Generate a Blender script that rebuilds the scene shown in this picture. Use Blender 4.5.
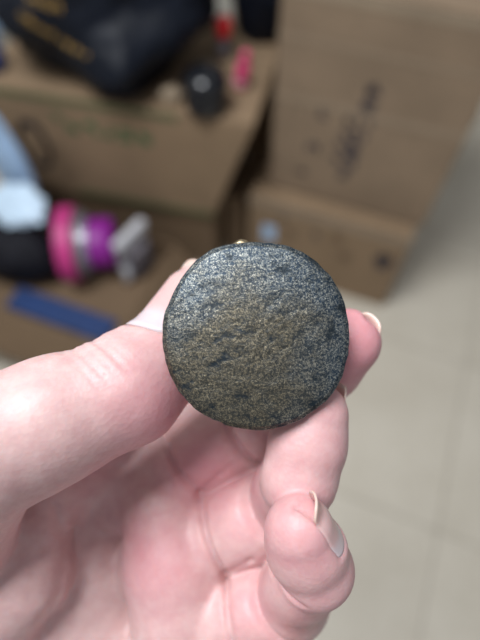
import bpy, bmesh, math, random
import numpy as np
from mathutils import Vector, Matrix, noise
from mathutils.bvhtree import BVHTree

random.seed(7)
scene = bpy.context.scene
for o in list(bpy.data.objects):
    bpy.data.objects.remove(o)
col = scene.collection

# ------------------------------------------------------------------ camera
FPX = 500.0
CAM_H = 1.15
PITCH = math.radians(58.0)
CAM = Vector((0, 0, CAM_H))
RGT = Vector((1, 0, 0))
FWD = Vector((0, math.cos(PITCH), -math.sin(PITCH)))
UPV = Vector((0, math.sin(PITCH), math.cos(PITCH)))

cam_d = bpy.data.cameras.new('camera')
cam = bpy.data.objects.new('camera', cam_d)
col.objects.link(cam)
cam.location = CAM
cam.rotation_euler = (math.pi / 2 - PITCH, 0, 0)
cam_d.sensor_fit = 'AUTO'
cam_d.sensor_width = 36.0
cam_d.lens = FPX / 640.0 * 36.0
cam_d.clip_start = 0.005
cam_d.clip_end = 30
cam_d.dof.use_dof = True
cam_d.dof.focus_distance = 0.106
cam_d.dof.aperture_fstop = 6.8
scene.camera = cam

# ------------------------------------------------------------------ world + light
w = bpy.data.worlds.new('world')
scene.world = w
w.use_nodes = True
bg = w.node_tree.nodes['Background']
bg.inputs['Color'].default_value = (0.88, 0.92, 1.0, 1)
bg.inputs['Strength'].default_value = 0.35

def area(name, loc, target, sx, sy, energy, colr):
    l = bpy.data.lights.new(name, 'AREA')
    l.shape = 'RECTANGLE'
    l.size, l.size_y = sx, sy
    l.energy = energy
    l.color = colr
    o = bpy.data.objects.new(name, l)
    col.objects.link(o)
    o.location = loc
    o.rotation_euler = (Vector(target) - Vector(loc)).to_track_quat('-Z', 'Y').to_euler()
    return o
area('ceiling_lamp', (-0.50, 0.20, 2.45), (-0.1, 0.45, 0), 0.8, 0.6, 44, (0.96, 0.98, 1.0))

vs = scene.view_settings
vs.view_transform = 'Standard'
vs.look = 'None'
vs.gamma = 1
vs.use_curve_mapping = False
vs.exposure = 0.0

# ------------------------------------------------------------------ helpers
def ray(px, py):
    return RGT * (px - 240) + UPV * (320 - py) + FWD * FPX

def ground(px, py, z=0.0):
    r = ray(px, py)
    t = (z - CAM_H) / r.z
    return CAM + r * t

ANG = math.radians(-21.5)
UU = Vector((math.cos(ANG), math.sin(ANG), 0))
VV = Vector((-math.sin(ANG), math.cos(ANG), 0))
ZZ = Vector((0, 0, 1))

def tag(o, label=None, cat=None, group=None, kind=None):
    if label: o['label'] = label
    if cat: o['category'] = cat
    if group: o['group'] = group
    if kind: o['kind'] = kind
    return o

def empty(name, loc, rot=(0, 0, 0)):
    o = bpy.data.objects.new(name, None)
    o.empty_display_size = 0.03
    col.objects.link(o)
    o.location = loc
    o.rotation_euler = rot
    return o

def mesh_obj(name, verts, faces, mat, parent=None, loc=None, smooth=False):
    """verts in world space; object origin at loc (or parent's origin)"""
    org = Vector(loc) if loc is not None else Vector((0, 0, 0))
    me = bpy.data.meshes.new(name)
    me.from_pydata([tuple(Vector(v) - org) for v in verts], [], faces)
    me.update()
    bm = bmesh.new(); bm.from_mesh(me)
    bmesh.ops.recalc_face_normals(bm, faces=bm.faces)
    bm.to_mesh(me); bm.free()
    if smooth:
        me.polygons.foreach_set('use_smooth', [True] * len(me.polygons))
    if mat: me.materials.append(mat)
    o = bpy.data.objects.new(name, me)
    col.objects.link(o)
    o.location = org
    if parent is not None:
        o.parent = parent
        o.matrix_parent_inverse = parent_matrix(parent).inverted()
    return o

def parent_matrix(p):
    m = Matrix.LocRotScale(p.location, p.rotation_euler.to_quaternion(), p.scale)
    if p.parent is not None:
        m = parent_matrix(p.parent) @ p.matrix_parent_inverse @ m
    return m

def bevel(o, wd, seg=2):
    m = o.modifiers.new('bevel', 'BEVEL')
    m.width = wd; m.segments = seg; m.limit_method = 'ANGLE'
    return o

HEX = [(0, 1, 2, 3), (4, 5, 6, 7), (0, 1, 5, 4), (1, 2, 6, 5), (2, 3, 7, 6), (3, 0, 4, 7)]

def hexa(bottom, top):
    return [Vector(p) for p in bottom] + [Vector(p) for p in top]

def obox(o, ax, ay, az):
    """box from corner o along three edge vectors"""
    o, ax, ay, az = map(Vector, (o, ax, ay, az))
    return hexa([o, o + ax, o + ax + ay, o + ay], [o + az, o + ax + az, o + ax + ay + az, o + ay + az])

class MB:
    def __init__(self): self.v = []; self.f = []
    def add(self, vs_, fs_):
        n = len(self.v); self.v += list(vs_); self.f += [tuple(i + n for i in f) for f in fs_]
    def box(self, *a): self.add(obox(*a), HEX)
    def tube(self, pts, r, n=10, cap=True):
        pts = [Vector(p) for p in pts]
        rs = r if isinstance(r, (list, tuple)) else [r] * len(pts)
        rings = []
        for i, p in enumerate(pts):
            d = (pts[min(i + 1, len(pts) - 1)] - pts[max(i - 1, 0)]).normalized()
            a = d.orthogonal().normalized() if i == 0 else (prev - d * prev.dot(d)).normalized()
            prev = a
            b = d.cross(a)
            rings.append([p + (a * math.cos(2 * math.pi * k / n) + b * math.sin(2 * math.pi * k / n)) * rs[i] for k in range(n)])
        vs_ = [q for rg in rings for q in rg]
        fs_ = []
        for i in range(len(rings) - 1):
            for k in range(n):
                fs_.append((i * n + k, i * n + (k + 1) % n, (i + 1) * n + (k + 1) % n, (i + 1) * n + k))
        if cap:
            fs_.append(tuple(range(n))); fs_.append(tuple(range((len(rings) - 1) * n, len(rings) * n)))
        self.add(vs_, fs_)
    def lathe(self, c, axis, prof, n=32, closed=False):
        """prof: list of (radius, height along axis)"""
        c = Vector(c); axis = Vector(axis).normalized()
        a = axis.orthogonal().normalized(); b = axis.cross(a)
        vs_ = []
        for r, h in prof:
            for k in range(n):
                t = 2 * math.pi * k / n
                vs_.append(c + axis * h + (a * math.cos(t) + b * math.sin(t)) * r)
        fs_ = []
        m = len(prof)
        for i in range(m if closed else m - 1):
            j = (i + 1) % m
            for k in range(n):
                fs_.append((i * n + k, i * n + (k + 1) % n, j * n + (k + 1) % n, j * n + k))
        if not closed:
            fs_.append(tuple(range(n))); fs_.append(tuple(range((m - 1) * n, m * n)))
        self.add(vs_, fs_)
    def build(self, name, mat, parent=None, loc=None, smooth=False):
        return mesh_obj(name, self.v, self.f, mat, parent, loc, smooth)

# ------------------------------------------------------------------ materials
class NT:
    def __init__(self, name):
        self.m = bpy.data.materials.new(name); self.m.use_nodes = True
        self.t = self.m.node_tree
        self.b = self.t.nodes['Principled BSDF']
        self.out = self.t.nodes['Material Output']
    def n(self, typ, **kw):
        nd = self.t.nodes.new(typ)
        for k, v in kw.items():
            if k in nd.inputs: nd.inputs[k].default_value = v
            else: setattr(nd, k, v)
        return nd
    def l(self, a, b): self.t.links.new(a, b)
    def coords(self):
        return self.n('ShaderNodeTexCoord').outputs['Object']
    def noise(self, scale, detail=4, rough=0.55, vec=None):
        nd = self.n('ShaderNodeTexNoise'); nd.inputs['Scale'].default_value = scale
        nd.inputs['Detail'].default_value = detail; nd.inputs['Roughness'].default_value = rough
        self.l(vec if vec is not None else self.coords(), nd.inputs['Vector'])
        return nd.outputs['Fac']
    def ramp(self, fac, stops):
        nd = self.n('ShaderNodeValToRGB')
        cr = nd.color_ramp
        while len(cr.elements) < len(stops): cr.elements.new(0.5)
        for e, (p, c) in zip(cr.elements, stops):
            e.position = p; e.color = (*c, 1) if len(c) == 3 else c
        self.l(fac, nd.inputs['Fac'])
        return nd.outputs['Color']
    def mix(self, fac, a, b, mode='MIX'):
        nd = self.n('ShaderNodeMix', data_type='RGBA', blend_type=mode)
        for s, v in ((0, fac), (6, a), (7, b)):
            if hasattr(v, 'is_linked'): self.l(v, nd.inputs[s])
            elif s == 0: nd.inputs[s].default_value = v
            else: nd.inputs[s].default_value = (*v, 1)
        return nd.outputs[2]
    def bump(self, h, strength, dist):
        nd = self.n('ShaderNodeBump'); nd.inputs['Strength'].default_value = strength
        nd.inputs['Distance'].default_value = dist
        self.l(h, nd.inputs['Height'])
        return nd
    def set(self, **kw):
        for k, v in kw.items():
            self.b.inputs[k.replace('_', ' ')].default_value = v
        return self

def simple(name, c, rough=0.6, var=0.15, scale=30, metal=0.0, bump=0.0, spec=0.5):
    t = NT(name)
    f = t.noise(scale)
    lo = tuple(x * (1 - var) for x in c); hi = tuple(min(1, x * (1 + var)) for x in c)
    t.l(t.ramp(f, [(0.3, lo), (0.7, hi)]), t.b.inputs['Base Color'])
    t.set(Roughness=rough, Metallic=metal)
    t.b.inputs['Specular IOR Level'].default_value = spec
    if bump:
        t.l(t.bump(f, bump, 0.002).outputs[0], t.b.inputs['Normal'])
    return t.m

def cardboard(name, c):
    t = NT(name)
    f = t.noise(9, 5)
    f2 = t.noise(160, 3)
    base = t.ramp(f, [(0.3, tuple(x * 0.84 for x in c)), (0.7, tuple(x * 1.12 for x in c))])
    t.l(t.mix(0.25, base, t.ramp(f2, [(0.35, tuple(x * 0.7 for x in c)), (0.65, tuple(x * 1.2 for x in c))])), t.b.inputs['Base Color'])
    t.set(Roughness=0.75)
    t.b.inputs['Specular IOR Level'].default_value = 0.25
    t.l(t.bump(t.noise(25, 4), 0.25, 0.004).outputs[0], t.b.inputs['Normal'])
    return t.m

M = {}
M['card_a'] = cardboard('cardboard_tan', (0.245, 0.178, 0.120))
M['card_b'] = cardboard('cardboard_grey_tan', (0.245, 0.170, 0.105))
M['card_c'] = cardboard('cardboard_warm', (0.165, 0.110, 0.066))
M['card_pale'] = cardboard('cardboard_pale', (0.30, 0.235, 0.165))
M['tape'] = simple('clear_packing_tape', (0.255, 0.19, 0.13), 0.32, 0.08)
M['ink'] = simple('printed_ink', (0.035, 0.030, 0.042), 0.7)
M['green_ink'] = simple('green_ink', (0.02, 0.115, 0.04), 0.7)
M['green_band'] = simple('green_band_ink', (0.085, 0.105, 0.045), 0.7)
M['gold_ink'] = simple('gold_ink', (0.28, 0.17, 0.045), 0.5)
M['tile'] = None
M['black_film'] = simple('black_plastic_film', (0.006, 0.008, 0.014), 0.5, 0.3, 12, spec=0.16)
M['black_gloss'] = simple('black_glossy_plastic', (0.006, 0.007, 0.010), 0.16, 0.2)
M['black_matte'] = simple('black_matte', (0.006, 0.006, 0.010), 0.7, 0.3, spec=0.2)
M['red'] = simple('red_plastic', (0.55, 0.012, 0.018), 0.4)
M['pink'] = simple('pink_plastic', (0.62, 0.035, 0.16), 0.4)
M['pink_label'] = simple('pale_pink', (0.7, 0.33, 0.42), 0.5)
M['hot_pink'] = simple('hot_pink_plastic', (0.50, 0.035, 0.20), 0.5)
M['purple'] = simple('purple_plastic', (0.24, 0.012, 0.25), 0.45)
M['grey_mesh'] = simple('grey_plastic', (0.14, 0.125, 0.14), 0.55)
M['white_plastic'] = simple('white_plastic', (0.50, 0.50, 0.53), 0.4, 0.1)
M['white_film'] = simple('white_packet_film', (0.52, 0.66, 0.80), 0.45, 0.15, 40)
M['blue_film'] = simple('blue_bag_film', (0.025, 0.06, 0.24), 0.45, 0.3, 20)
M['pale_blue'] = simple('pale_blue_film', (0.36, 0.52, 0.74), 0.45, 0.15, 25)
M['blue_card'] = simple('blue_card', (0.008, 0.034, 0.13), 0.6, 0.2)
M['silver'] = simple('silver_ring', (0.5, 0.5, 0.55), 0.35, 0.1, 30, 0.6)
M['wall'] = simple('painted_wall', (0.50, 0.49, 0.45), 0.8, 0.05, 4)

# floor tile
t = NT('cream_floor_tile')
f = t.noise(5, 5); f2 = t.noise(55, 4)
b1 = t.ramp(f, [(0.3, (0.49, 0.445, 0.365)), (0.7, (0.60, 0.555, 0.47))])
t.l(t.mix(0.25, b1, t.ramp(f2, [(0.35, (0.45, 0.40, 0.315)), (0.65, (0.61, 0.565, 0.48))])), t.b.inputs['Base Color'])
t.set(Roughness=0.34)
t.l(t.bump(f2, 0.05, 0.002).outputs[0], t.b.inputs['Normal'])
M['tile'] = t.m
M['grout'] = simple('floor_grout', (0.36, 0.325, 0.27), 0.85)

# skin
def skin_material():
    t = NT('skin')
    at = t.n('ShaderNodeAttribute'); at.attribute_name = 'flush'
    co = t.coords()
    big = t.noise(60, 3, 0.5, co); mid = t.noise(260, 4, 0.6, co)
    base = t.ramp(big, [(0.32, (0.555, 0.355, 0.345)), (0.68, (0.645, 0.455, 0.44))])
    base = t.mix(0.4, base, t.ramp(mid, [(0.35, (0.52, 0.30, 0.30)), (0.65, (0.67, 0.485, 0.465))]))
    base = t.mix(at.outputs['Fac'], base, (0.58, 0.20, 0.245))
    t.l(base, t.b.inputs['Base Color'])
    t.set(Roughness=0.46)
    t.b.inputs['Specular IOR Level'].default_value = 0.36
    t.b.inputs['Subsurface Weight'].default_value = 0.38
    t.b.inputs['Subsurface Radius'].default_value = (1.0, 0.36, 0.24)
    t.b.inputs['Subsurface Scale'].default_value = 0.0028
    # fine skin relief: cell pattern plus wrinkles
    vo = t.n('ShaderNodeTexVoronoi'); vo.inputs['Scale'].default_value = 950
    t.l(co, vo.inputs['Vector'])
    b0 = t.bump(vo.outputs['Distance'], 0.22, 0.00022)
    b1 = t.bump(t.noise(420, 5, 0.6, co), 0.16, 0.0005)
    t.l(b0.outputs[0], b1.inputs['Normal'])
    t.l(b1.outputs[0], t.b.inputs['Normal'])
    return t.m
M['skin'] = skin_material()

t = NT('fingernail')
at = t.n('ShaderNodeAttribute'); at.attribute_name = 'along'
t.l(t.ramp(at.outputs['Fac'], [(0.0, (0.60, 0.50, 0.525)), (0.20, (0.60, 0.49, 0.51)), (0.32, (0.60, 0.39, 0.385)), (0.86, (0.60, 0.385, 0.37)), (0.94, (0.62, 0.47, 0.41))]), t.b.inputs['Base Color'])
t.set(Roughness=0.28)
t.b.inputs['Subsurface Weight'].default_value = 0.25
t.b.inputs['Subsurface Radius'].default_value = (1.0, 0.4, 0.3)
t.b.inputs['Subsurface Scale'].default_value = 0.0015
M['nail'] = t.m

# worn bronze
def bronze():
    t = NT('worn_bronze')
    co = t.coords()
    patch = t.noise(75, 4, 0.6, co)
    sepn = t.n('ShaderNodeSeparateXYZ'); t.l(co, sepn.inputs[0])
    # brown wear across the middle, blue-black patina toward the upper right
    vl = t.n('ShaderNodeVectorMath', operation='DISTANCE')
    vl.inputs[1].default_value = (-0.003, -0.006, 0)
    t.l(co, vl.inputs[0])
    dist = t.n('ShaderNodeMath', operation='MULTIPLY'); dist.inputs[1].default_value = 24.0
    t.l(vl.outputs['Value'], dist.inputs[0])
    add = t.n('ShaderNodeMath', operation='ADD'); t.l(dist.outputs[0], add.inputs[0])
    pm = t.n('ShaderNodeMath', operation='MULTIPLY'); pm.inputs[1].default_value = 0.9
    t.l(patch, pm.inputs[0]); t.l(pm.outputs[0], add.inputs[1])
    zone = t.ramp(add.outputs[0], [(0.70, (0.0, 0.0, 0.0)), (1.0, (1, 1, 1))])
    fine = t.noise(3600, 3, 0.7, co)
    spk = t.noise(1900, 4, 0.8, co)
    dark = t.mix(zone, (0.036, 0.037, 0.033), (0.012, 0.027, 0.046))
    hi = t.mix(zone, (0.265, 0.222, 0.145), (0.345, 0.345, 0.30))
    m1 = t.ramp(spk, [(0.45, (0, 0, 0)), (0.54, (1, 1, 1))])
    m1b = t.ramp(fine, [(0.42, (0.1, 0.1, 0.1)), (0.62, (0.85, 0.85, 0.85))])
    msk = t.mix(1.0, m1, m1b, 'MULTIPLY')
    # scratches: darker stretched pits
    mp = t.n('ShaderNodeMapping'); mp.inputs['Scale'].default_value = (1.0, 1.5, 1); mp.inputs['Rotation'].default_value = (0, 0, 0.5)
    t.l(co, mp.inputs[0])
    pit = t.noise(210, 5, 0.7, mp.outputs[0])
    pitm = t.ramp(pit, [(0.36, (1, 1, 1)), (0.46, (0, 0, 0))])
    c = t.mix(msk, dark, hi)
    c = t.mix(pitm, c, (0.013, 0.021, 0.028))
    t.l(c, t.b.inputs['Base Color'])
    t.set(Metallic=0.6, Roughness=0.42)
    r = t.n('ShaderNodeMapRange'); r.inputs[3].default_value = 0.38; r.inputs[4].default_value = 0.26
    t.l(msk, r.inputs[0]); t.l(r.outputs[0], t.b.inputs['Roughness'])
    b0 = t.bump(spk, 0.42, 0.0003)
    b1 = t.bump(pit, 0.45, 0.0006)
    t.l(b0.outputs[0], b1.inputs['Normal'])
    t.l(b1.outputs[0], t.b.inputs['Normal'])
    return t.m
M['bronze'] = bronze()
t = NT('bright_bronze_edge')
t.l(t.ramp(t.noise(900, 4), [(0.35, (0.10, 0.085, 0.06)), (0.6, (0.42, 0.33, 0.2))]), t.b.inputs['Base Color'])
t.set(Metallic=0.8, Roughness=0.4)
M['bronze_lug'] = t.m

# ------------------------------------------------------------------ floor and walls
fl = empty('floor', (0, 0, 0)); tag(fl, kind='structure')
def rect_slab(name, uc0, uc1, vc0, vc1, z0, z1, mat, parent):
    m = MB()
    o = UU * uc0 + VV * vc0 + ZZ * z0
    m.box(o, UU * (uc1 - uc0), VV * (vc1 - vc0), ZZ * (z1 - z0))
    return m.build(name, mat, parent)
rect_slab('grout_bed', -2.2, 2.4, -1.4, 2.05, -0.03, -0.002, M['grout'], fl)
c0 = ground(438, 531)
u0, v0 = c0.dot(UU), c0.dot(VV)
TS = 0.43
tile_me = None
for i in range(-6, 5):
    for j in range(-4, 5):
        cu, cv = u0 + (i + 0.5) * TS, v0 + (j + 0.5) * TS
        if not (-2.0 < cu < 2.2 and -1.2 < cv < 1.9): continue
        g = 0.0016
        if tile_me is None:
            m = MB(); h = TS / 2 - g
            m.box(UU * -h + VV * -h + ZZ * -0.012, UU * 2 * h, VV * 2 * h, ZZ * 0.012)
            o = m.build('tile', M['tile']); bevel(o, 0.0012, 2)
            tile_me = o
        else:
            o = tile_me.copy(); col.objects.link(o)
        o.location = UU * cu + VV * cv
        o.parent = fl
wb = rect_slab('wall_back', -2.2, 2.4, 2.05, 2.15, -0.03, 2.6, M['wall'], None); tag(wb, kind='structure')
wl = rect_slab('wall_left', -1.55, -1.45, -1.4, 2.05, -0.03, 2.6, M['wall'], None); tag(wl, kind='structure')

# ------------------------------------------------------------------ cartons
def lerp4(a, b, c, d, s, t_):
    return (a * (1 - s) + b * s) * (1 - t_) + (d * (1 - s) + c * s) * t_

def panel(q, th, inward):
    """q: four corners; slab of thickness th toward 'inward'"""
    q = [Vector(p) for p in q]
    return q + [p + inward * th for p in q]

def strip_on(a, b, c, d, s0, s1, t0, t1, th):
    """thin proud strip on quad a b c d (a-b bottom, d-c top)"""
    n = (b - a).cross(d - a).normalized()
    q = [lerp4(a, b, c, d, s, t_) for s, t_ in ((s0, t0), (s1, t0), (s1, t1), (s0, t1))]
    return [p + n * 0.0002 for p in q] + [p + n * (0.0002 + th) for p in q]

def glyph_strokes(mb, org, du, dv, nrm, n, size, gap, rng, th=0.0006):
    """a run of n printed characters made of strokes, advancing along du"""
    for k in range(n):
        o = org + du * (k * (size + gap))
        for s in range(rng.choice((3, 4, 4, 5))):
            if rng.random() < 0.55:
                y = rng.uniform(0.02, 0.9) * size; x0 = rng.uniform(0, 0.2) * size; ln = rng.uniform(0.5, 0.8) * size
                mb.box(o + du * x0 + dv * y + nrm * 0.0002, du * ln, dv * size * 0.24, nrm * th)
            else:
                x = rng.uniform(0.05, 0.8) * size; y0 = rng.uniform(0, 0.2) * size; ln = rng.uniform(0.5, 0.8) * size
                mb.box(o + du * x + dv * y0 + nrm * 0.0002, du * size * 0.24, dv * ln, nrm * th)

def carton(name, b4, t4, mat, label, top='closed'):
    """b4/t4: front-left, front-right, back-right, back-left corners"""
    b4 = [Vector(p) for p in b4]; t4 = [Vector(p) for p in t4]
    base = sum(b4, Vector()) / 4
    root = empty(name, base); tag(root, label, 'box')
    th = 0.005
    ctr = sum(b4 + t4, Vector()) / 8
    names = ['front_panel', 'side_panel', 'back_panel', 'side_panel']
    for k in range(4):
        a, b = b4[k], b4[(k + 1) % 4]; c, d = t4[(k + 1) % 4], t4[k]
        n = (b - a).cross(d - a).normalized()
        v = panel((a, b, c, d), th, -n)
        o = mesh_obj(names[k], v, HEX, mat, root); bevel(o, 0.002)
    o = mesh_obj('bottom_panel', panel(b4, th, ZZ), HEX, mat, root)
    if top == 'closed':
        # two long flaps meeting in the middle
        m0 = (t4[0] + t4[3]) / 2; m1 = (t4[1] + t4[2]) / 2
        g = (t4[3] - t4[0]).normalized() * 0.002
        for q in ((t4[0], t4[1], m1 - g, m0 - g), (m0 + g, m1 + g, t4[2], t4[3])):
            o = mesh_obj('top_flap', panel(q, 0.005, ZZ), HEX, mat, root); bevel(o, 0.0015)
    return root, b4, t4

rng = random.Random(3)
# low box on the floor
a = Vector((0.022, 0.908, 0)); b = a + UU * 0.40
LB = [a, b, b + VV * 0.34, a + VV * 0.34]
low, lb, lt = carton('cardboard_box', LB, [p + ZZ * 0.275 for p in LB], M['card_b'],
                     'low cardboard box on the floor with a black mark, under the tall box')
m = MB(); m.add(strip_on(lb[0], lb[1], lt[1], lt[0], 0.0, 1.0, 0.90, 1.0, 0.0006), HEX)
m.build('packing_tape', M['tape'], low)
nrm = -VV
m = MB(); fo = lb[0]
for (s, z, ww, hh) in ((0.845, 0.165, 0.035, 0.028), (0.86, 0.150, 0.026, 0.055), (0.83, 0.18, 0.05, 0.012)):
    m.box(fo + UU * 0.40 * s + ZZ * z + nrm * 0.0002, UU * ww, ZZ * hh, nrm * 0.0006)
m.build('black_mark', M['ink'], low)
for s, z in ((0.20, 0.215), (0.42, 0.185)):
    m = MB(); glyph_strokes(m, fo + UU * 0.40 * s + ZZ * z, UU, ZZ, nrm, 1, 0.024, 0.01, rng); m.build('printed_character', M['ink'], low)
for s, z in ((0.25, 0.17), (0.55, 0.20), (0.62, 0.14)):
    m = MB(); m.box(fo + UU * 0.40 * s + ZZ * z + nrm * 0.0002, UU * 0.028, ZZ * 0.03, nrm * 0.0005); m.build('printed_patch', M['card_c'], low)
m = MB(); m.box(fo + UU * 0.040 + ZZ * 0.135 + nrm * 0.0002, UU * 0.035, ZZ * 0.055, nrm * 0.0008)
o = m.build('pale_blue_label', M['pale_blue'], low); tag(o, 'pale blue paper label')

# tall box standing on the low one
zb = 0.2815
a = Vector((0.070, 0.935, zb)); b = a + UU * 0.378
B4 = [a, b, b + VV * 0.31, a + VV * 0.31]
T4 = [p + ZZ * 0.455 for p in B4]
T4[1] = T4[1] + UU * 0.012; T4[2] = T4[2] + UU * 0.012
tall, tb, tt = carton('cardboard_box', B4, T4, M['card_a'],
                      'tall cardboard box with dark vertical writing, stacked on the low box')
m = MB(); m.add(strip_on(tb[0], tb[1], tt[1], tt[0], 0.0, 1.0, 0.525, 0.56, 0.0007), HEX); m.build('packing_tape', M['tape'], tall)
m = MB(); m.add(strip_on(tb[0], tb[1], tt[1], tt[0], 0.0, 1.0, 0.965, 1.0, 0.0008), HEX); m.build('packing_tape', M['card_pale'], tall)
m = MB(); m.add(strip_on(tb[0], tb[1], tt[1], tt[0], 0.0, 1.0, 0.80, 0.82, 0.0006), HEX); m.build('packing_tape', M['tape'], tall)
# vertical writing (illegible column of characters), each character a part
def glyph_part(org_, size, mat, parent, du_=UU, dv_=ZZ, n_=None):
    m = MB(); glyph_strokes(m, org_, du_, dv_, nrm if n_ is None else n_, 1, size, 0, rng)
    m.build('printed_character', mat, parent)
for k in range(7):
    glyph_part(tb[0] + UU * (0.180 - k * 0.0035) + ZZ * (0.285 - k * 0.0345), 0.034, M['ink'], tall)
    if 2 <= k < 6: glyph_part(tb[0] + UU * (0.154 - k * 0.0030) + ZZ * (0.285 - k * 0.0345), 0.024, M['ink'], tall)
for k, z in enumerate((0.215, 0.13, 0.050)):
    glyph_part(tb[0] + UU * (0.095 - k * 0.014) + ZZ * z, 0.032, M['ink'], tall)
# dark hand hole on the right side panel
m = MB()
n2 = UU
m.add([p + n2 * 0.0006 for p in (tb[1] + VV * 0.008 + ZZ * 0.24, tb[1] + VV * 0.035 + ZZ * 0.24, tb[1] + VV * 0.035 + ZZ * 0.29 + UU * 0.008, tb[1] + VV * 0.008 + ZZ * 0.29 + UU * 0.008)] +
      [p + n2 * 0.0035 for p in (tb[1] + VV * 0.008 + ZZ * 0.24, tb[1] + VV * 0.035 + ZZ * 0.24, tb[1] + VV * 0.035 + ZZ * 0.29 + UU * 0.008, tb[1] + VV * 0.008 + ZZ * 0.29 + UU * 0.008)], HEX)
m.build('dark_side_tape', M['black_matte'], tall)

# left box on a carton
z0, z1 = 0.222, 0.50
fl_b = ground(20, 200, z0); fr_b = ground(213, 217, z0)
fl_t = ground(-25, 84, z1); fr_t = ground(254, 127, z1)
pn = (fr_t - fl_t).cross(fr_b - fl_t).normalized()      # keep the front face planar
fl_b = Vector((-0.60, 0, z0)); fl_b.y = (pn.dot(fl_t) - pn.x * fl_b.x - pn.z * fl_b.z) / pn.y
dv = (fl_t - fr_t).cross(ZZ).normalized()
if dv.y < 0: dv = -dv
B4 = [fl_b, fr_b, fr_b + dv * 0.36, fl_b + dv * 0.36]
T4 = [fl_t, fr_t, fr_t + dv * 0.36, fl_t + dv * 0.36]
left, b4, t4 = carton('cardboard_box', B4, T4, M['card_b'],
                      'wide cardboard box with green lettering, under the black plastic bag')
m = MB(); m.add(strip_on(b4[0], b4[1], t4[1], t4[0], 0.0, 0.74, 0.945, 0.995, 0.0006), HEX); m.build('green_band', M['green_band'], left)
m = MB(); m.add(strip_on(b4[0], b4[1], t4[1], t4[0], 0.35, 1.0, 0.0, 0.05, 0.0006), HEX); m.build('green_band', M['green_band'], left)
nl = (b4[1] - b4[0]).cross(t4[0] - b4[0]).normalized()
du = (t4[1] - t4[0]).normalized(); dvv = nl.cross(du).normalized()
if dvv.z < 0: dvv = -dvv
for k in range(5):
    glyph_part(lerp4(b4[0], b4[1], t4[1], t4[0], 0.335, 0.68) + du * k * 0.041, 0.036, M['green_ink'], left, du, dvv, nl)
glyph_part(lerp4(b4[0], b4[1], t4[1], t4[0], 0.28, 0.78), 0.02, M['green_ink'], left, du, dvv, nl)
# the carton it stands on
B5 = [b4[0] + dv * 0.012 - ZZ * z0, b4[1] + dv * 0.012 - ZZ * z0, b4[2] - ZZ * z0, b4[3] - ZZ * z0]
B5 = [Vector((p.x, p.y, 0)) for p in B5]
T5 = [p + ZZ * 0.216 for p in B5]
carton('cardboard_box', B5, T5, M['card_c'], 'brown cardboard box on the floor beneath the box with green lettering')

# added filler box standing in for the shade of the narrow gap
GB = [Vector(p) for p in ((-0.040, 0.965, 0), (0.014, 0.948, 0), (0.085, 1.128, 0), (0.031, 1.145, 0))]
carton('cardboard_box', GB, [p + ZZ * 0.215 for p in GB], M['card_c'], 'narrow brown filler box added to darken the gap left of the low box')
a = Vector((-0.02, 1.415, 0)); b = a + UU * 0.38  # second added filler, covers the bright floor seen through the gap
KB = [a, b, b + VV * 0.3, a + VV * 0.3]
carton('cardboard_box', KB, [p + ZZ * 0.62 for p in KB], M['card_c'], 'brown filler box added far back to darken the gap between the two stacks')
# open carton at the left
zr = 0.20
fo = ground(-90, 283, zr); fo = Vector((fo.x, fo.y, 0))
OB = [fo, fo + UU * 0.53, fo + UU * 0.53 + VV * 0.335, fo + VV * 0.335]
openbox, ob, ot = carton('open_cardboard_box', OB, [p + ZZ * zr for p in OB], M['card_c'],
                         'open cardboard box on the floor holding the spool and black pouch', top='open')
# folded-out flaps
for k, ang in ((0, 1.0), (1, 0.9)):
    p0, p1 = ot[k], ot[(k + 1) % 4]
    outw = -VV if k == 0 else UU
    d_ = outw * math.cos(ang) * 0.10 - ZZ * math.sin(ang) * 0.10
    q = [p0 + outw * 0.003, p1 + outw * 0.003, p1 + d_ + outw * 0.003, p0 + d_ + outw * 0.003]
    nn = (q[1] - q[0]).cross(q[3] - q[0]).normalized()
    o = mesh_obj('top_flap', panel(q, 0.004, nn), HEX, M['card_c'], openbox); bevel(o, 0.0015)

# ------------------------------------------------------------------ lumpy plastic things
def lump(name, mat, loc, rad, seed, amp=0.12, freq=2.2, sub=5, parent=None, flat=None, squash=None, rot=0.0):
    bm = bmesh.new()
    bmesh.ops.create_icosphere(bm, subdivisions=sub, radius=1)
    off = Vector((seed * 7.13, seed * 3.7, seed * 1.9))
    for v in bm.verts:
        n = v.co.normalized()
        d = 1 + amp * noise.noise(n * freq + off) * 1.6
        r2 = 1 - abs(noise.noise(n * freq * 2.3 + off * 2))
        d += amp * 0.55 * (r2 - 0.7)
        r3 = 1 - abs(noise.noise(n * freq * 5 + off * 3))
        d += amp * 0.25 * (r3 - 0.7)
        p = n * d
        if squash: p = squash(p)
        v.co = Vector((p.x * rad[0], p.y * rad[1], p.z * rad[2]))
        if flat is not None and v.co.z < flat: v.co.z = flat + (v.co.z - flat) * 0.05
    me = bpy.data.meshes.new(name); bm.to_mesh(me); bm.free()
    me.polygons.foreach_set('use_smooth', [True] * len(me.polygons))
    me.materials.append(mat)
    o = bpy.data.objects.new(name, me); col.objects.link(o)
    o.location = loc; o.rotation_euler = (0, 0, rot)
    if parent is not None:
        o.parent = parent; o.matrix_parent_inverse = parent_matrix(parent).inverted()
    return o

TOPZ = z1 + 0.006
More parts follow.
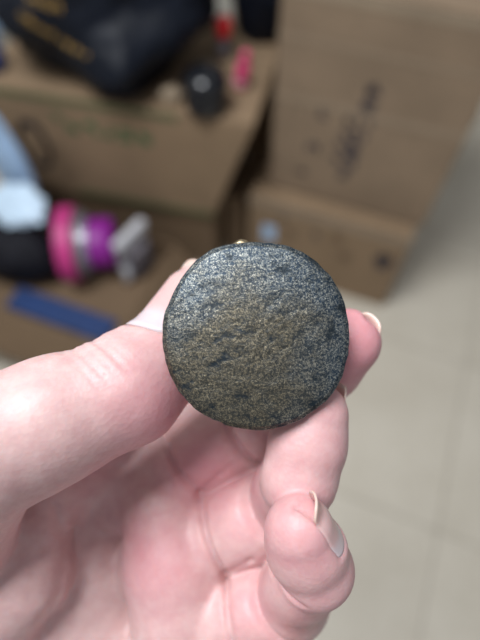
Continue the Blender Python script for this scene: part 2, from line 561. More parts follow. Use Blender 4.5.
# black bag with gold print, on the left box
bl = Vector((-0.275, 1.10, TOPZ))
bag = empty('plastic_bag', bl); tag(bag, 'black plastic bag with gold lettering on the box with green writing', 'bag')
def bag_sq(p):
    # the front corner of the bag sags forward to a point
    f_ = max(0.0, -p.y) * max(0.0, -p.z + 0.25)
    q = p.copy()
    q.y -= 0.62 * f_ * max(0.0, 1 - abs(p.x - 0.25) * 1.6)
    return q
bagb = lump('bag_body', M['black_film'], bl + Vector((0, 0, 0.150)), (0.225, 0.162, 0.172), 2, 0.13, 1.9, 6, bag, flat=-0.149, squash=bag_sq)
bm = bmesh.new(); bm.from_mesh(bagb.data)
for v in bm.verts: v.co += bl + Vector((0, 0, 0.150))
tree = BVHTree.FromBMesh(bm); bm.free()
def gold_row(pix):
    for k, (px, py) in enumerate(pix):
        r = ray(px, py).normalized()
        hit = tree.ray_cast(CAM, r)
        if hit[0] is None: continue
        p, n_ = hit[0], hit[1]
        d1 = (UU - n_ * UU.dot(n_)).normalized(); d2 = n_.cross(d1).normalized()
        m = MB(); glyph_strokes(m, p - d1 * 0.008 - d2 * 0.008 + n_ * 0.001, d1, d2, n_, 1, 0.016, 0, rng, 0.0015)
        m.build('gold_character', M['gold_ink'], bag)
gold_row([(22 + k * 8.0, 17 + k * 4.6) for k in range(9)])
gold_row([(30 + k * 7.5, -2 + k * 2.6) for k in range(5)])

# second black bag behind
b2 = Vector((0.05, 1.19, TOPZ))
o = lump('plastic_bag', M['black_film'], b2 + Vector((0, 0, 0.10)), (0.070, 0.055, 0.125), 5, 0.12, 2.2, 5, None, flat=-0.1)
tag(o, 'black plastic bag behind the red-capped bottle', 'bag')

# glossy black knob-like jar
jb = ground(206, 121, TOPZ); jb.z = TOPZ; jb += Vector((0, 0.038, 0))
jar = empty('black_jar', jb); tag(jar, 'small shiny black round-topped jar on the cardboard box', 'jar')
m = MB(); m.lathe(jb, ZZ, [(0.0312, 0.0000), (0.0403, 0.0046), (0.0442, 0.0207), (0.0429, 0.0414), (0.0390, 0.0483)], 28); m.build('jar_body', M['black_gloss'], jar, smooth=True)
m = MB(); m.lathe(jb, ZZ, [(0.0442, 0.0489), (0.0468, 0.0529), (0.0461, 0.0644), (0.0403, 0.0759), (0.0286, 0.0839), (0.0143, 0.0885), (0.0026, 0.0897)], 28)
m.build('jar_lid', M['black_gloss'], jar, smooth=True)
# crumpled tissue next to it
tp = ground(171, 108, TOPZ); tp.z = TOPZ
o = lump('paper_scrap', M['card_pale'], tp + Vector((0, 0.025, 0.014)), (0.022, 0.018, 0.016), 8, 0.2, 2.5, 4, None, flat=-0.0138)
tag(o, 'small crumpled pale paper scrap left of the black jar', 'paper')

# red capped bottle
rb = ground(224, 60, TOPZ); rb.z = TOPZ; rb += Vector((0, 0.01, 0))
bt = empty('small_bottle', rb); tag(bt, 'small clear bottle with a red cap in front of the black bags', 'bottle')
m = MB(); m.lathe(rb, ZZ, [(0.012, 0), (0.015, 0.003), (0.015, 0.036), (0.010, 0.045), (0.009, 0.050)], 20); m.build('bottle_body', M['grey_mesh'], bt, smooth=True)
m = MB(); m.lathe(rb, ZZ, [(0.0165, 0.0505), (0.0175, 0.054), (0.0175, 0.082), (0.015, 0.086)], 20); m.build('cap', M['red'], bt, smooth=True)
# pink bottle, leaning
pb = ground(240, 88, TOPZ); pb.z = TOPZ + 0.004
ax = (ZZ + UU * 0.18).normalized()
pk = empty('small_bottle', pb); tag(pk, 'slim pink bottle between the black jar and the tall box', 'bottle')
m = MB(); m.lathe(pb, ax, [(0.012, 0), (0.014, 0.004), (0.014, 0.050), (0.010, 0.058)], 20); m.build('bottle_body', M['pink'], pk, smooth=True)
m = MB(); m.lathe(pb, ax, [(0.0095, 0.0585), (0.0095, 0.074), (0.007, 0.079)], 20); m.build('cap', M['pink'], pk, smooth=True)
m = MB(); m.lathe(pb, ax, [(0.0142, 0.008), (0.0147, 0.010), (0.0147, 0.018), (0.0142, 0.020)], 20); m.build('label_band', M['pink_label'], pk, smooth=True)

# ------------------------------------------------------------------ things in the open carton
# blue flat folder
q0 = ground(20, 300, 0.155)
m = MB(); m.box(Vector((q0.x, q0.y, 0.150)) - UU * 0.02 - VV * 0.03, UU * 0.27, VV * 0.062, ZZ * 0.012)
o = m.build('folder', M['blue_card'], loc=q0); bevel(o, 0.002); tag(o, 'flat blue folder lying along the front of the open box', 'folder')
# packing carton insert the folder rests on
m = MB(); m.box(fo + UU * 0.008 + VV * 0.008 + ZZ * 0.006, UU * 0.514, VV * 0.319, ZZ * 0.142)
o = m.build('inner_carton', M['card_c'], loc=fo); bevel(o, 0.003); tag(o, 'plain brown inner carton filling the bottom of the open box', 'box')

# black pouch with white packet
pp = ground(24, 272, 0.15); pp.z = 0.149
o = lump('fabric_pouch', M['black_matte'], pp + Vector((-0.014, 0.026, 0.066)), (0.136, 0.080, 0.080), 11, 0.08, 1.8, 5, None, flat=-0.0655, rot=ANG)
tag(o, 'black soft pouch beside the pink spool in the open box', 'pouch')
wp = ground(18, 205, 0.322)
o = lump('white_packet', M['white_film'], wp, (0.066, 0.048, 0.012), 12, 0.16, 2.5, 5, None, rot=ANG)
o.rotation_euler = (0.45, 0.08, ANG)
tag(o, 'crumpled white packet lying on the black pouch', 'packet')

# spool: pink flange, grey ring, purple core, white bracket
sc = ground(101, 243, 0.2385)
sx = Vector((1.0, 0.10, -0.04)).normalized()
sp = empty('spool', Vector((sc.x, sc.y, 0.1490))); tag(sp, 'pink and purple round spool with a white end bracket', 'spool')
def ring(name, c, h0, h1, ro, ri, mat, n=40):
    m = MB(); e = 0.003
    m.lathe(c, sx, [(ri, h0), (ro - e, h0), (ro, h0 + e), (ro, h1 - e), (ro - e, h1), (ri, h1)], n, closed=True)
    return m.build(name, mat, sp, smooth=False)
ring('pink_flange', sc, -0.088, -0.050, 0.0895, 0.030, M['hot_pink'])
ring('grey_flange', sc, -0.0498, -0.040, 0.082, 0.030, M['grey_mesh'])
for k in range(3):
    ring('wire_ring', sc, -0.0395 + k * 0.006, -0.036 + k * 0.006, 0.078 - k * 0.005, 0.056, M['silver'])
m = MB(); m.lathe(sc, sx, [(0.054, -0.052), (0.060, -0.02), (0.060, 0.028), (0.052, 0.034)], 40); m.build('purple_core', M['purple'], sp, smooth=True)
e1 = sx; e3 = (ZZ - e1 * ZZ.dot(e1)).normalized(); e2 = e3.cross(e1)
bA = Vector((0.055, 0.085, 0)); bC = Vector((0.020, -0.013, 0)); bo = sc + e1 * 0.040 - Vector((0, 0.052, 0))
m = MB(); m.box(bo + ZZ * 0.030, bA, bC, ZZ * 0.026)
o = m.build('bracket_top', M['white_plastic'], sp); bevel(o, 0.006, 3)
m = MB(); m.box(bo - ZZ * 0.075 + bC * 0.2, bA * 0.95, bC * 0.6, ZZ * 0.1048)
o = m.build('end_bracket', M['silver'], sp); bevel(o, 0.004, 3)
m = MB(); m.box(bo - ZZ * 0.070 + bC * 0.81 + bA * 0.2, bA * 0.6, bC * 0.9, ZZ * 0.08)
o = m.build('roller_block', M['grey_mesh'], sp); bevel(o, 0.006, 3)
m = MB(); m.tube([sc + e1 * 0.050 - e2 * 0.052 - e3 * 0.02, sc + e1 * 0.058 - e2 * 0.054 - e3 * 0.06, sc + e1 * 0.05 - e2 * 0.058 - e3 * 0.076], 0.010, 12)
m.build('bracket_arm', M['white_plastic'], sp, smooth=True)

# blue and white bags at the left edge
q = ground(-8, 78, TOPZ)
o = lump('plastic_bag', M['blue_film'], Vector((q.x, q.y + 0.030, TOPZ + 0.045)), (0.030, 0.028, 0.050), 14, 0.10, 2.0, 5, None, flat=-0.0448)
tag(o, 'blue plastic bag at the left edge beside the black bag', 'bag')
q = fo + UU * 0.140 + VV * 0.300
o = lump('plastic_packet', M['pale_blue'], Vector((q.x, q.y, 0.327)), (0.050, 0.018, 0.186), 15, 0.09, 2.0, 5, None, flat=-0.1778, rot=ANG)
tag(o, 'tall pale blue plastic packet standing in the open box behind the black pouch', 'packet')
q = ground(-4, 36, TOPZ)
o = lump('plastic_packet', M['pale_blue'], Vector((q.x, q.y + 0.020, TOPZ + 0.030)), (0.030, 0.024, 0.034), 16, 0.12, 2.0, 5, None, flat=-0.0298)
tag(o, 'pale blue plastic packet at the top left beside the black bag', 'packet')

# cable loop leaning on the box front
cc = ground(38, 142, 0.40)
m = MB()
pts = []
for k in range(61):
    th = k / 60 * 2 * math.pi * 2.6
    r_ = 1.0 + 0.10 * math.sin(k * 1.7)
    pts.append(cc + du * 0.032 * r_ * math.cos(th) + dvv * 0.060 * r_ * math.sin(th) + nl * (0.012 + 0.004 * math.sin(k * 0.9)))
m.tube(pts, 0.0032, 8)
o = m.build('cable', M['black_matte'], loc=cc, smooth=True); tag(o, 'thin black cable coiled in a loop against the cardboard box', 'cable')

# ------------------------------------------------------------------ bronze disc (held in the hand)
def cw(x, y, d):
    """hand space in millimetres (right, up, away) -> world metres"""
    return CAM + RGT * (x / 1000.0) + UPV * (y / 1000.0) + FWD * (d / 1000.0)

def px2mm(px, py, d):
    return np.array([(px - 240) * d / FPX, (320 - py) * d / FPX, d])

DD = 105.0
out_px = [(210, 9), (250, 9), (290, 11), (340, 24), (390, 54), (430, 95), (460, 150), (474, 220), (473, 290), (456, 350), (421, 401), (370, 441), (310, 470), (250, 479), (190, 471), (130, 450), (80, 415), (40, 365), (18, 310), (8, 250), (15, 190), (38, 130), (70, 80), (110, 40), (155, 17)]
out = np.array([px2mm(160 + x / 2.526, 240 + y / 2.526, DD)[:2] for x, y in out_px])
cen = np.array([px2mm(256, 338, DD)[0], px2mm(256, 338, DD)[1]])
rel = out - cen
th_ = np.arctan2(rel[:, 1], rel[:, 0]); rr_ = np.hypot(rel[:, 0], rel[:, 1])
od = np.argsort(th_)
NA = 180
ta = np.linspace(-math.pi, math.pi, NA, endpoint=False)
ra = np.interp(ta, th_[od], rr_[od], period=2 * math.pi)
ker = np.array([1, 2, 3, 4, 5, 4, 3, 2, 1.0]); ker /= ker.sum()
ra = np.convolve(np.concatenate([ra[-8:], ra, ra[:8]]), ker, 'same')[8:-8]
rs_ = np.random.RandomState(4)
ra = ra + np.convolve(np.tile(rs_.randn(NA) * 0.10, 3), np.array([.25, .5, .25]), 'same')[NA:2 * NA]
TH = 3.4
prof = []   # (radial fraction, inset mm, depth offset mm): front centre -> rim -> back
for f_ in np.linspace(0.02, 0.955, 60): prof.append((f_, 0.0, -1.35 * (1 - f_ ** 2) - 0.55 * (1 - f_ ** 9)))
prof += [(1, 0.75, 0.02), (1, 0.35, 0.14), (1, 0.10, 0.42), (1, 0.0, 0.9), (1, 0.0, TH - 0.9), (1, 0.15, TH - 0.4), (1, 0.6, TH)]
prof += [(0.8, 0, TH), (0.4, 0, TH), (0.12, 0, TH)]
dv_, df_ = [], []
tilt = np.array([0.045, 0.02])
for f_, ins, dz in prof:
    for k in range(NA):
        r_ = (ra[k] * 1.018 - ins) * f_
        x, y = r_ * math.cos(ta[k]), r_ * math.sin(ta[k])
        nz = 0.10 * noise.noise(Vector((x * 0.35, y * 0.35, 3.1))) + 0.05 * noise.noise(Vector((x * 1.1, y * 1.1, 9.1)))
        dv_.append((x, y, -(dz + nz)))     # local z toward the camera
for i in range(len(prof) - 1):
    for k in range(NA):
        df_.append((i * NA + k, i * NA + (k + 1) % NA, (i + 1) * NA + (k + 1) % NA, (i + 1) * NA + k))
df_.append(tuple(range(NA))); df_.append(tuple(range((len(prof) - 1) * NA, len(prof) * NA)))
disc_rot = (math.pi / 2 - PITCH, 0, 0)
disc_loc = cw(cen[0], cen[1], DD)
disc = empty('bronze_disc', disc_loc, disc_rot)
tag(disc, 'round worn bronze disc with dark speckled patina held in the fingers', 'disc')
me = bpy.data.meshes.new('disc_body')
me.from_pydata([(x / 1000, y / 1000, z / 1000) for x, y, z in dv_], [], df_); me.update()
bm = bmesh.new(); bm.from_mesh(me); bmesh.ops.recalc_face_normals(bm, faces=bm.faces); bm.to_mesh(me); bm.free()
me.polygons.foreach_set('use_smooth', [True] * len(me.polygons))
me.materials.append(M['bronze'])
o = bpy.data.objects.new('disc_body', me); col.objects.link(o); o.parent = disc
# small lug on the back, just showing above the rim
m = MB()
lp = []
for k in range(13):
    a_ = math.pi * k / 12
    lp.append(Vector((-0.0030 + 0.0022 * math.cos(a_), 0.0165 + 0.0042 * math.sin(a_), -0.0055)))
m.tube([lp[0] - Vector((0, 0.002, -0.0025))] + lp + [lp[-1] - Vector((0, 0.002, -0.0025))], 0.0010, 10)
me_o = m.build('lug', M['bronze_lug'], smooth=True); me_o.parent = disc

# ------------------------------------------------------------------ the hand (one continuous body grown from a distance field)
P = lambda px, py, d: px2mm(px, py, d)
VOX = 0.62
lo = np.array([-112.0, -128.0, 82.0]); hi = np.array([42.0, 14.0, 186.0])
dims = np.ceil((hi - lo) / VOX).astype(int) + 1
gx = (lo[0] + np.arange(dims[0]) * VOX).astype(np.float32)
gy = (lo[1] + np.arange(dims[1]) * VOX).astype(np.float32)
gz = (lo[2] + np.arange(dims[2]) * VOX).astype(np.float32)

def sl_of(mn, mx):
    s = []
    for k in range(3):
        a_ = max(0, int((mn[k] - lo[k]) / VOX)); b_ = min(dims[k], int((mx[k] - lo[k]) / VOX) + 2)
        s.append(slice(a_, max(a_, b_)))
    return tuple(s)

def smin(a_, b_, k):
    h = np.maximum(k - np.abs(a_ - b_), 0) / k
    return np.minimum(a_, b_) - h * h * k * 0.25

def new_field(): return np.full(tuple(dims), 60.0, np.float32)

def seg_dist(X, Y, Z, a_, ra_, b_, rb_):
    ab = b_ - a_; L2 = float(ab @ ab) + 1e-9
    t_ = ((X - a_[0]) * ab[0] + (Y - a_[1]) * ab[1] + (Z - a_[2]) * ab[2]) / L2
    t_ = np.clip(t_, 0, 1)
    dx = X - a_[0] - t_ * ab[0]; dy = Y - a_[1] - t_ * ab[1]; dz = Z - a_[2] - t_ * ab[2]
    return np.sqrt(dx * dx + dy * dy + dz * dz) - (ra_ + (rb_ - ra_) * t_)

def add_seg(F, a_, ra_, b_, rb_, k, pad=9):
    r_ = max(ra_, rb_) + pad
    s = sl_of(np.minimum(a_, b_) - r_, np.maximum(a_, b_) + r_)
    X = gx[s[0]][:, None, None]; Y = gy[s[1]][None, :, None]; Z = gz[s[2]][None, None, :]
    F[s] = smin(F[s], seg_dist(X, Y, Z, a_, ra_, b_, rb_).astype(np.float32), k)

def unit(v): return v / (np.linalg.norm(v) + 1e-9)

def groove(F, c, n, v, reach, depth, width, side=0.15):
    """skin crease: push the surface in along the plane (c, n) on side v"""
    s = sl_of(c - reach, c + reach)
    X = gx[s[0]][:, None, None] - c[0]; Y = gy[s[1]][None, :, None] - c[1]; Z = gz[s[2]][None, None, :] - c[2]
    q = X * n[0] + Y * n[1] + Z * n[2]
    sv = (X * v[0] + Y * v[1] + Z * v[2]) / reach
    dist = np.sqrt(X * X + Y * Y + Z * Z) / reach
    wv = np.clip((sv + side) * 4, 0, 1) * np.clip((1 - dist) * 3, 0, 1)
    F[s] += (depth * np.exp(-(q / width) ** 2) * wv).astype(np.float32)

def finger(joints, pads, kj=1.6):
    """joints: list of (xyz, r)"""
    F = new_field()
    for (a_, r1), (b_, r2) in zip(joints[:-1], joints[1:]):
        add_seg(F, a_, r1, b_, r2, kj)
    for (a_, r1, b_, r2, k) in pads:
        add_seg(F, a_, r1, b_, r2, k)
    return F

# joints: metacarpal head, mid proximal, PIP, mid middle, DIP, pad, tip
MCP_I, MCP_M, MCP_R, MCP_P = P(122, 494, 156), P(155, 566, 155), P(166, 642, 153), P(168, 722, 152)
WR = np.array([-104.0, -98.0, 160.0])

def build_finger(mcp, pip, dip, tip, r, tf=0.82, nail=None):
    d1, d2, d3 = unit(pip - mcp), unit(dip - pip), unit(tip - dip)
    v2 = unit(d2 - d1); v3 = unit(d3 - d2); 
    vp = unit(v2 - d1 * (v2 @ d1)); vm = unit((v2 + v3) - d2 * ((v2 + v3) @ d2)); vd = unit(v3 - d3 * (v3 @ d3))
    J = [(mcp, r * 1.30), (mcp + (pip - mcp) * 0.45, r * 1.36), (mcp + (pip - mcp) * 0.72, r * 1.31), (pip, r * 1.22), (pip + (dip - pip) * 0.5, r * 0.97), (dip, r * 0.96),
         (dip + (tip - dip) * 0.55, r * 0.96), (tip, r * tf)]
    pads = [(mcp + (pip - mcp) * 0.55 + vp * r * 0.30, r * 1.10, mcp + (pip - mcp) * 0.78 + vp * r * 0.26, r * 1.06, 3.0),
            (pip + (dip - pip) * 0.42 + vm * r * 0.22, r * 0.86, pip + (dip - pip) * 0.62 + vm * r * 0.2, r * 0.84, 3.0),
            (dip + (tip - dip) * 0.48 + vd * r * 0.20, r * 0.86, dip + (tip - dip) * 0.75 + vd * r * 0.16, r * 0.80, 3.0)]
    F = finger(J, pads)
    groove(F, pip, unit(d1 + d2), v2, r * 2.3, 2.0, 0.95)
    groove(F, dip, unit(d2 + d3), v3, r * 2.2, 1.7, 0.85)
    info = dict(J=J, d3=d3, vd=vd, dip=dip, tip=tip, r=r)
    if nail:
        nn = unit(np.array(nail[0]) - d3 * (np.array(nail[0]) @ d3)); info['nn'] = nn
        nail_bed(F, tip, d3, nn, nail[1], r * tf, nail[2])
    return F, info
    return F, dict(J=J, d3=d3, vd=vd, dip=dip, tip=tip, r=r)

def nail_bed(F, tip, ax_, nn, back, rt, arc, depth=0.75):
    """recess for the nail plate so that the skin folds up around it"""
    s = sl_of(tip - 22, tip + 16)
    X = gx[s[0]][:, None, None] - tip[0]; Y = gy[s[1]][None, :, None] - tip[1]; Z = gz[s[2]][None, None, :] - tip[2]
    sd_ = np.cross(ax_, nn)
    a_ = X * ax_[0] + Y * ax_[1] + Z * ax_[2]
    h_ = X * nn[0] + Y * nn[1] + Z * nn[2]
    g_ = X * sd_[0] + Y * sd_[1] + Z * sd_[2]
    ang = np.abs(np.arctan2(g_, h_))
    root = -back + 1.6 * (np.minimum(ang / arc, 1.2) ** 3)
    wv = np.clip((a_ - root) / 0.9, 0, 1) * np.clip((arc - ang) * rt / 0.9, 0, 1)
    F[s] += (depth * wv).astype(np.float32)

fing = {}
pipI, dipI, tipI = P(250, 430, 150), P(305, 390, 136), P(347, 342, 123)
fing['index'] = build_finger(MCP_I, pipI, dipI, tipI, 9.3, 0.89, ((0.22, -0.30, 0.95), 7.0, 0.80))
pipM, dipM, tipM = P(285, 502, 139), P(299, 478, 116), P(315, 414, 115)
fing['middle'] = build_finger(MCP_M, pipM, dipM, tipM, 9.1, 0.84, ((0.85, -0.2, 0.62), 7.5, 0.80))
pipR, dipR, tipR = P(290, 598, 134), P(316, 569, 113), P(300, 529, 105.5)
fing['ring'] = build_finger(MCP_R, pipR, dipR, tipR, 8.6, 0.85, ((0.92, 0.36, -0.20), 7.0, 0.74))
pipP, dipP, tipP = P(280, 690, 134), P(296, 668, 118), P(280, 640, 113)
pipP, dipP, tipP = P(282, 708, 134), P(304, 712, 116), P(290, 684, 110)
fing['little'] = build_finger(MCP_P, pipP, dipP, tipP, 7.8, 0.82, ((0.85, 0.2, -0.4), 6.0, 0.8))

FF = fing['index'][0]
for k_ in ('middle', 'ring', 'little'):
    FF = smin(FF, fing[k_][0], 0.7)

# thumb
CMC, TM, TI, TT = P(-70, 615, 152), P(-25, 452, 105), P(122, 386, 113.5), P(192, 298, 124.5)
TQ = P(166, 345, 119)
td1, td2 = unit(TI - TM), unit(TT - TQ)
TJ = [(CMC, 15.5), (TM + (CMC - TM) * 0.4, 13.8), (TM, 14.6), (TM + (TI - TM) * 0.5, 12.8), (TI, 11.5), (TQ, 9.1), (TT, 7.3)]
TF = finger(TJ, [(TM + (TI - TM) * 0.35 + np.array([0, -3.0, 3.0]), 12.5, TM + (TI - TM) * 0.75 + np.array([1.0, -2.5, 2.0]), 11.0, 4.0), (TI + np.array([3.0, -3.0, 2.0]), 10.2, TQ + np.array([2.5, -3.0, 2.5]), 8.6, 4.0)], 4.0)
TNAIL = unit(np.array([-0.50, 0.32, -0.78])); TNAIL = unit(TNAIL - td2 * (TNAIL @ td2))
nail_bed(TF, TT, td2, TNAIL, 15.6, 8.5, 0.88, 1.3)
# dorsal wrinkles over the thumb joint
wn = unit(td1 + td2); wv = unit(np.array([-0.5, 0.75, -0.45]))
for off_, dep in ((-4.6, 0.45), (-2.6, 0.75), (-0.6, 0.6), (1.6, 0.8), (3.4, 0.4)):
    groove(TF, TI + wn * off_, wn, wv, 17, dep, 0.65, -0.25)

# palm
PF = new_field()
for mc, r_ in ((MCP_I, 10.5), (MCP_M, 9), (MCP_R, 9), (MCP_P, 9)):
    mc = mc + np.array([0, 0, 6.0])
    add_seg(PF, WR + (mc - WR) * 0.12 + (mc - MCP_M) * 0.25, 13, mc, r_, 9, 12)
# pad below the finger roots
for pa, ra1, pb_, rb1 in ((P(163, 506, 148), 12.0, P(174, 562, 146), 14.8), (P(174, 562, 146), 14.8, P(186, 640, 146), 15.2), (P(186, 640, 146), 15.2, P(184, 715, 149), 12.5)):
    add_seg(PF, pa, ra1, pb_, rb1, 2.2)
# ball of the thumb
BF = new_field()
add_seg(BF, P(-40, 640, 146), 17.5, P(18, 570, 142), 14.5, 6)
add_seg(BF, P(18, 570, 142), 14.5, P(36, 520, 141), 10.5, 5)
PF = smin(PF, BF, 2.0)
# hollow of the palm
add_seg(PF, P(92, 530, 160), 11.0, P(100, 650, 162), 12.0, 6)
add_seg(PF, P(60, 600, 158), 12.0, P(50, 700, 160), 14.0, 7)
# web between thumb and index
add_seg(PF, P(60, 478, 142), 7.5, P(126, 474, 153), 8.0, 9, 12)
add_seg(PF, P(82, 485, 153), 8.0, P(92, 560, 160), 9.0, 6, 12)
add_seg(PF, P(85, 440, 141), 6.5, P(160, 428, 160), 9.0, 5)
add_seg(PF, P(150, 432, 160), 9.5, P(225, 395, 160), 10, 5)
# wrist and forearm running out of the frame
add_seg(PF, WR, 19, WR + np.array([-40.0, -38.0, 8.0]), 20, 12, 14)
add_seg(PF, CMC, 15.0, WR + np.array([-2.0, -2.0, -4.0]), 17, 12, 12)

HF = smin(PF, TF, 2.5)
HF = smin(HF, FF, 2.2)
# root creases of the fingers and the lines of the palm
def crease_path(F, pts, depth, width, reach=9):
    """curved crease running along surface points"""
    pts = [np.array(p) for p in pts]
    mn = np.min(pts, axis=0) - reach; mx = np.max(pts, axis=0) + reach
    s = sl_of(mn, mx)
    X = gx[s[0]][:, None, None]; Y = gy[s[1]][None, :, None]; Z = gz[s[2]][None, None, :]
    best = None
    for a_, b_ in zip(pts[:-1], pts[1:]):
        ab = b_ - a_; ab_xy = ab.copy()
        L2 = float(ab @ ab) + 1e-9
        t_ = np.clip(((X - a_[0]) * ab[0] + (Y - a_[1]) * ab[1] + (Z - a_[2]) * ab[2]) / L2, 0, 1)
        dx = X - a_[0] - t_ * ab[0]; dy = Y - a_[1] - t_ * ab[1]; dz = (Z - a_[2] - t_ * ab[2]) * 0.1
        d_ = np.sqrt(dx * dx + dy * dy + dz * dz)
        best = d_ if best is None else np.minimum(best, d_)
    F[s] += (depth * np.exp(-(best / width) ** 2)).astype(np.float32)
crease_path(HF, [P(158, 438, 140), P(178, 470, 140), P(198, 498, 138), P(206, 530, 137), P(225, 577, 136), P(228, 600, 136), P(238, 650, 136)], 2.0, 0.95)
crease_path(HF, [P(198, 498, 138), P(222, 477, 136), P(246, 461, 134)], 1.6, 0.9)
crease_path(HF, [P(225, 577, 136), P(250, 566, 130), P(272, 553, 126)], 1.6, 0.9)
crease_path(HF, [P(60, 500, 138), P(66, 545, 138), P(60, 590, 138), P(36, 640, 138)], 0.8, 1.1)
# the disc presses into the flesh
s = sl_of(np.array([cen[0] - 24, cen[1] - 24, 82]), np.array([cen[0] + 24, cen[1] + 24, 112]))
X = gx[s[0]][:, None, None] - cen[0]; Y = gy[s[1]][None, :, None] - cen[1]; Z = gz[s[2]][None, None, :]
rd = np.sqrt(X * X + Y * Y) - np.interp(np.arctan2(Y, X), ta, ra, period=2 * math.pi)
HF[s] = np.maximum(HF[s], -np.maximum(rd, Z - (DD + TH) + 0 * X) + 0.25).astype(np.float32)

def surface_nets(F, lo_, vox):
    ins = F < 0
    nx, ny, nz = F.shape
    cnt = np.zeros((nx - 1, ny - 1, nz - 1), np.int8)
    for i in (0, 1):
        for j in (0, 1):
            for k in (0, 1):
                cnt += ins[i:nx - 1 + i, j:ny - 1 + j, k:nz - 1 + k]
    act = (cnt > 0) & (cnt < 8)
    idx = np.argwhere(act)
    vid = np.full(act.shape, -1, np.int32); vid[act] = np.arange(len(idx))
    acc = np.zeros((len(idx), 3)); num = np.zeros(len(idx))
    cor = [(i, j, k) for i in (0, 1) for j in (0, 1) for k in (0, 1)]
    for a_ in cor:
        for ax_ in range(3):
            if a_[ax_]: continue
            b_ = list(a_); b_[ax_] = 1
            fa = F[idx[:, 0] + a_[0], idx[:, 1] + a_[1], idx[:, 2] + a_[2]].astype(float)
            fb = F[idx[:, 0] + b_[0], idx[:, 1] + b_[1], idx[:, 2] + b_[2]].astype(float)
            cr = (fa < 0) != (fb < 0)
            t_ = np.where(cr, fa / np.where(fa == fb, 1, fa - fb), 0)
            pt = np.array(a_, float)[None, :].repeat(len(idx), 0); pt[:, ax_] = t_
            acc[cr] += pt[cr]; num[cr] += 1
    V = (idx + acc / num[:, None]) * vox + lo_
    Q = []
    for ax_ in range(3):
        o1, o2 = [(1, 2), (2, 0), (0, 1)][ax_]
        s0 = [slice(None)] * 3; s1 = [slice(None)] * 3
        s0[ax_] = slice(0, -1); s1[ax_] = slice(1, None)
        ch = ins[tuple(s0)] != ins[tuple(s1)]
        e = np.argwhere(ch)
        ok = np.all([(e[:, o] >= 1) & (e[:, o] < F.shape[o] - 1) for o in (o1, o2)], axis=0)
        e = e[ok]
        flip = ins[tuple(e.T)]
        def cell(d1_, d2_):
            c = e.copy(); c[:, o1] -= d1_; c[:, o2] -= d2_
            return vid[tuple(c.T)]
        q = np.stack([cell(1, 1), cell(0, 1), cell(0, 0), cell(1, 0)], 1)
        q[~flip] = q[~flip][:, ::-1]
        Q.append(q)
    return V, np.concatenate(Q)

# close the field at the grid's border so the forearm ends in a cap
for ax_ in range(3):
    s = [slice(None)] * 3
    for e_ in (0, 1, -1, -2):
        s[ax_] = e_
        HF[tuple(s)] = np.maximum(HF[tuple(s)], 0.3)
V, Q = surface_nets(HF, lo, VOX)
# light smoothing
nb_sum = np.zeros_like(V); nb_cnt = np.zeros(len(V))
E = np.concatenate([Q[:, [0, 1]], Q[:, [1, 2]], Q[:, [2, 3]], Q[:, [3, 0]]])
for it in range(2):
    nb_sum = np.stack([np.bincount(E[:, 0], V[E[:, 1], c], len(V)) + np.bincount(E[:, 1], V[E[:, 0], c], len(V)) for c in range(3)], 1)
    nb_cnt = np.bincount(E[:, 0], minlength=len(V)) + np.bincount(E[:, 1], minlength=len(V))
    V = V * 0.5 + 0.5 * nb_sum / np.maximum(nb_cnt, 1)[:, None]

# keep only the largest connected piece is not needed: the field is one body
def to_world(Vm):
    R_, U_, F_ = (np.array(v) for v in (RGT, UPV, FWD))
    return np.array(CAM)[None, :] + (Vm[:, :1] * R_ + Vm[:, 1:2] * U_ + Vm[:, 2:3] * F_) / 1000.0
Wv = to_world(V)
tri_vol = np.einsum('ij,ij->i', Wv[Q[:, 0]], np.cross(Wv[Q[:, 1]], Wv[Q[:, 2]])).sum()
if tri_vol < 0: Q = Q[:, ::-1]
org = to_world(WR[None, :])[0]
me = bpy.data.meshes.new('hand')
me.vertices.add(len(Wv)); me.vertices.foreach_set('co', (Wv - org).astype(np.float32).ravel())
me.loops.add(Q.size); me.loops.foreach_set('vertex_index', Q.ravel().astype(np.int32))
me.polygons.add(len(Q)); me.polygons.foreach_set('loop_start', np.arange(0, Q.size, 4, dtype=np.int32))
me.update(calc_edges=True); me.validate()
me.polygons.foreach_set('use_smooth', [True] * len(me.polygons))
# flushed skin at finger pads, joints and finger roots
fl_ = np.zeros(len(V))
for c_, r_, a_ in ((tipI, 15, .85), (tipM, 13, .30), (tipM - np.array([2, 8, 0]), 12, .4), (tipR, 11, .55), (dipR, 14, .4), (P(205, 470, 140), 14, .65), (P(255, 480, 128), 10, .6), (P(150, 560, 136), 15, .55), (P(158, 405, 110), 13, .6), (P(240, 520, 128), 10, .4), (P(100, 465, 134), 10, .5), (P(250, 600, 125), 12, .45)):
    fl_ = np.maximum(fl_, a_ * np.exp(-(np.linalg.norm(V - c_, axis=1) / r_) ** 2))
at = me.attributes.new('flush', 'FLOAT', 'POINT'); at.data.foreach_set('value', fl_.astype(np.float32))
me.materials.append(M['skin'])
hand = bpy.data.objects.new('person', me); col.objects.link(hand); hand.location = Vector(org)
tag(hand, 'bare left hand with palm up holding the bronze disc between thumb and fingers', 'person')

# nails
def chain_sdf(p, J):
    d_ = 1e9
    for (a_, r1), (b_, r2) in zip(J[:-1], J[1:]):
        ab = b_ - a_; t_ = min(1, max(0, float((p - a_) @ ab) / (float(ab @ ab) + 1e-9)))
        d_ = min(d_, np.linalg.norm(p - a_ - t_ * ab) - (r1 + (r2 - r1) * t_))
    return d_

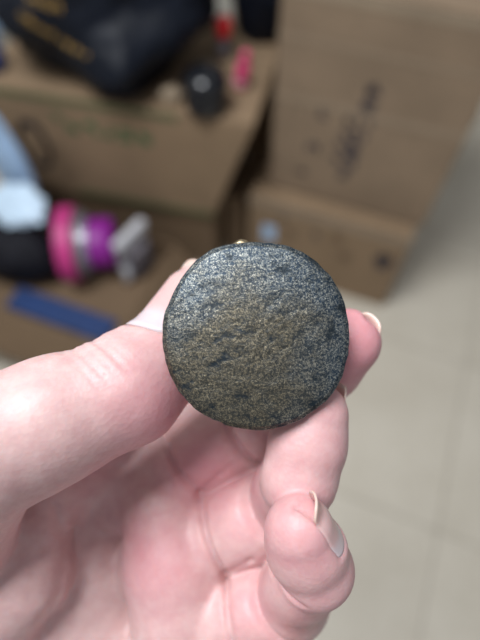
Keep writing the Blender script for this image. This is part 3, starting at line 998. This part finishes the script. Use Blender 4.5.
def make_nail(J, tip, ax_, nn, arc, base_back, over=0.4, lift=-0.12):
    """nail plate wrapped on the dorsal side nn of the last phalanx"""
    side = np.cross(ax_, nn)
    nu, nv = 15, 17
    rt = J[-1][1]
    length = base_back + rt + over
    verts, fac = [], []
    along = []
    def surf(u_, v_):
        s_ = -base_back + v_ * length
        ang = (u_ - 0.5) * 2 * arc
        # rounded corners at the root and the free edge
        edge = abs(u_ - 0.5) * 2
        s_ += (edge ** 3) * (1.6 * (1 - v_) - 2.2 * v_ ** 4)
        s_in = min(s_, rt * 0.62)
        base = tip + ax_ * s_in
        dr = nn * math.cos(ang) + side * math.sin(ang)
        lo_, hi_ = 0.0, 16.0
        for _ in range(26):
            md = (lo_ + hi_) / 2
            if chain_sdf(base + dr * md, J) < 0: lo_ = md
            else: hi_ = md
        p = base + dr * (lo_ + lift)
        p = p + ax_ * (s_ - s_in)
        return p, dr
    top, bot = [], []
    for j in range(nv):
        for i in range(nu):
            p, dr = surf(i / (nu - 1), j / (nv - 1))
            top.append(p); bot.append(p - dr * 0.45); along.append(j / (nv - 1))
    verts = top + bot
    n = nu * nv
    for j in range(nv - 1):
        for i in range(nu - 1):
            q = (j * nu + i, j * nu + i + 1, (j + 1) * nu + i + 1, (j + 1) * nu + i)
            fac.append(q); fac.append(tuple(n + x for x in q[::-1]))
    bd = [i for i in range(nu)] + [j * nu + nu - 1 for j in range(1, nv)] + [(nv - 1) * nu + i for i in range(nu - 2, -1, -1)] + [j * nu for j in range(nv - 2, 0, -1)]
    for a_, b_ in zip(bd, bd[1:] + bd[:1]): fac.append((a_, b_, n + b_, n + a_))
    wv_ = [Vector(v) for v in to_world(np.array(verts))]
    o = mesh_obj('fingernail', wv_, fac, M['nail'], hand, loc=Vector(org), smooth=True)
    at_ = o.data.attributes.new('along', 'FLOAT', 'POINT')
    at_.data.foreach_set('value', np.array(along + along, np.float32))
    return o

make_nail(TJ, TT, td2, TNAIL, 0.83, 15.2, 0.3, 0.30)
for k_, ar, bk, ov in (('ring', 0.72, 6.7, 1.2), ('middle', 0.76, 7.2, 0.2), ('index', 0.66, 6.7, -1.3), ('little', 0.78, 5.7, 0.6)):
    fi = fing[k_][1]
    make_nail(fi['J'], fi['tip'], fi['d3'], fi['nn'], ar, bk, ov)
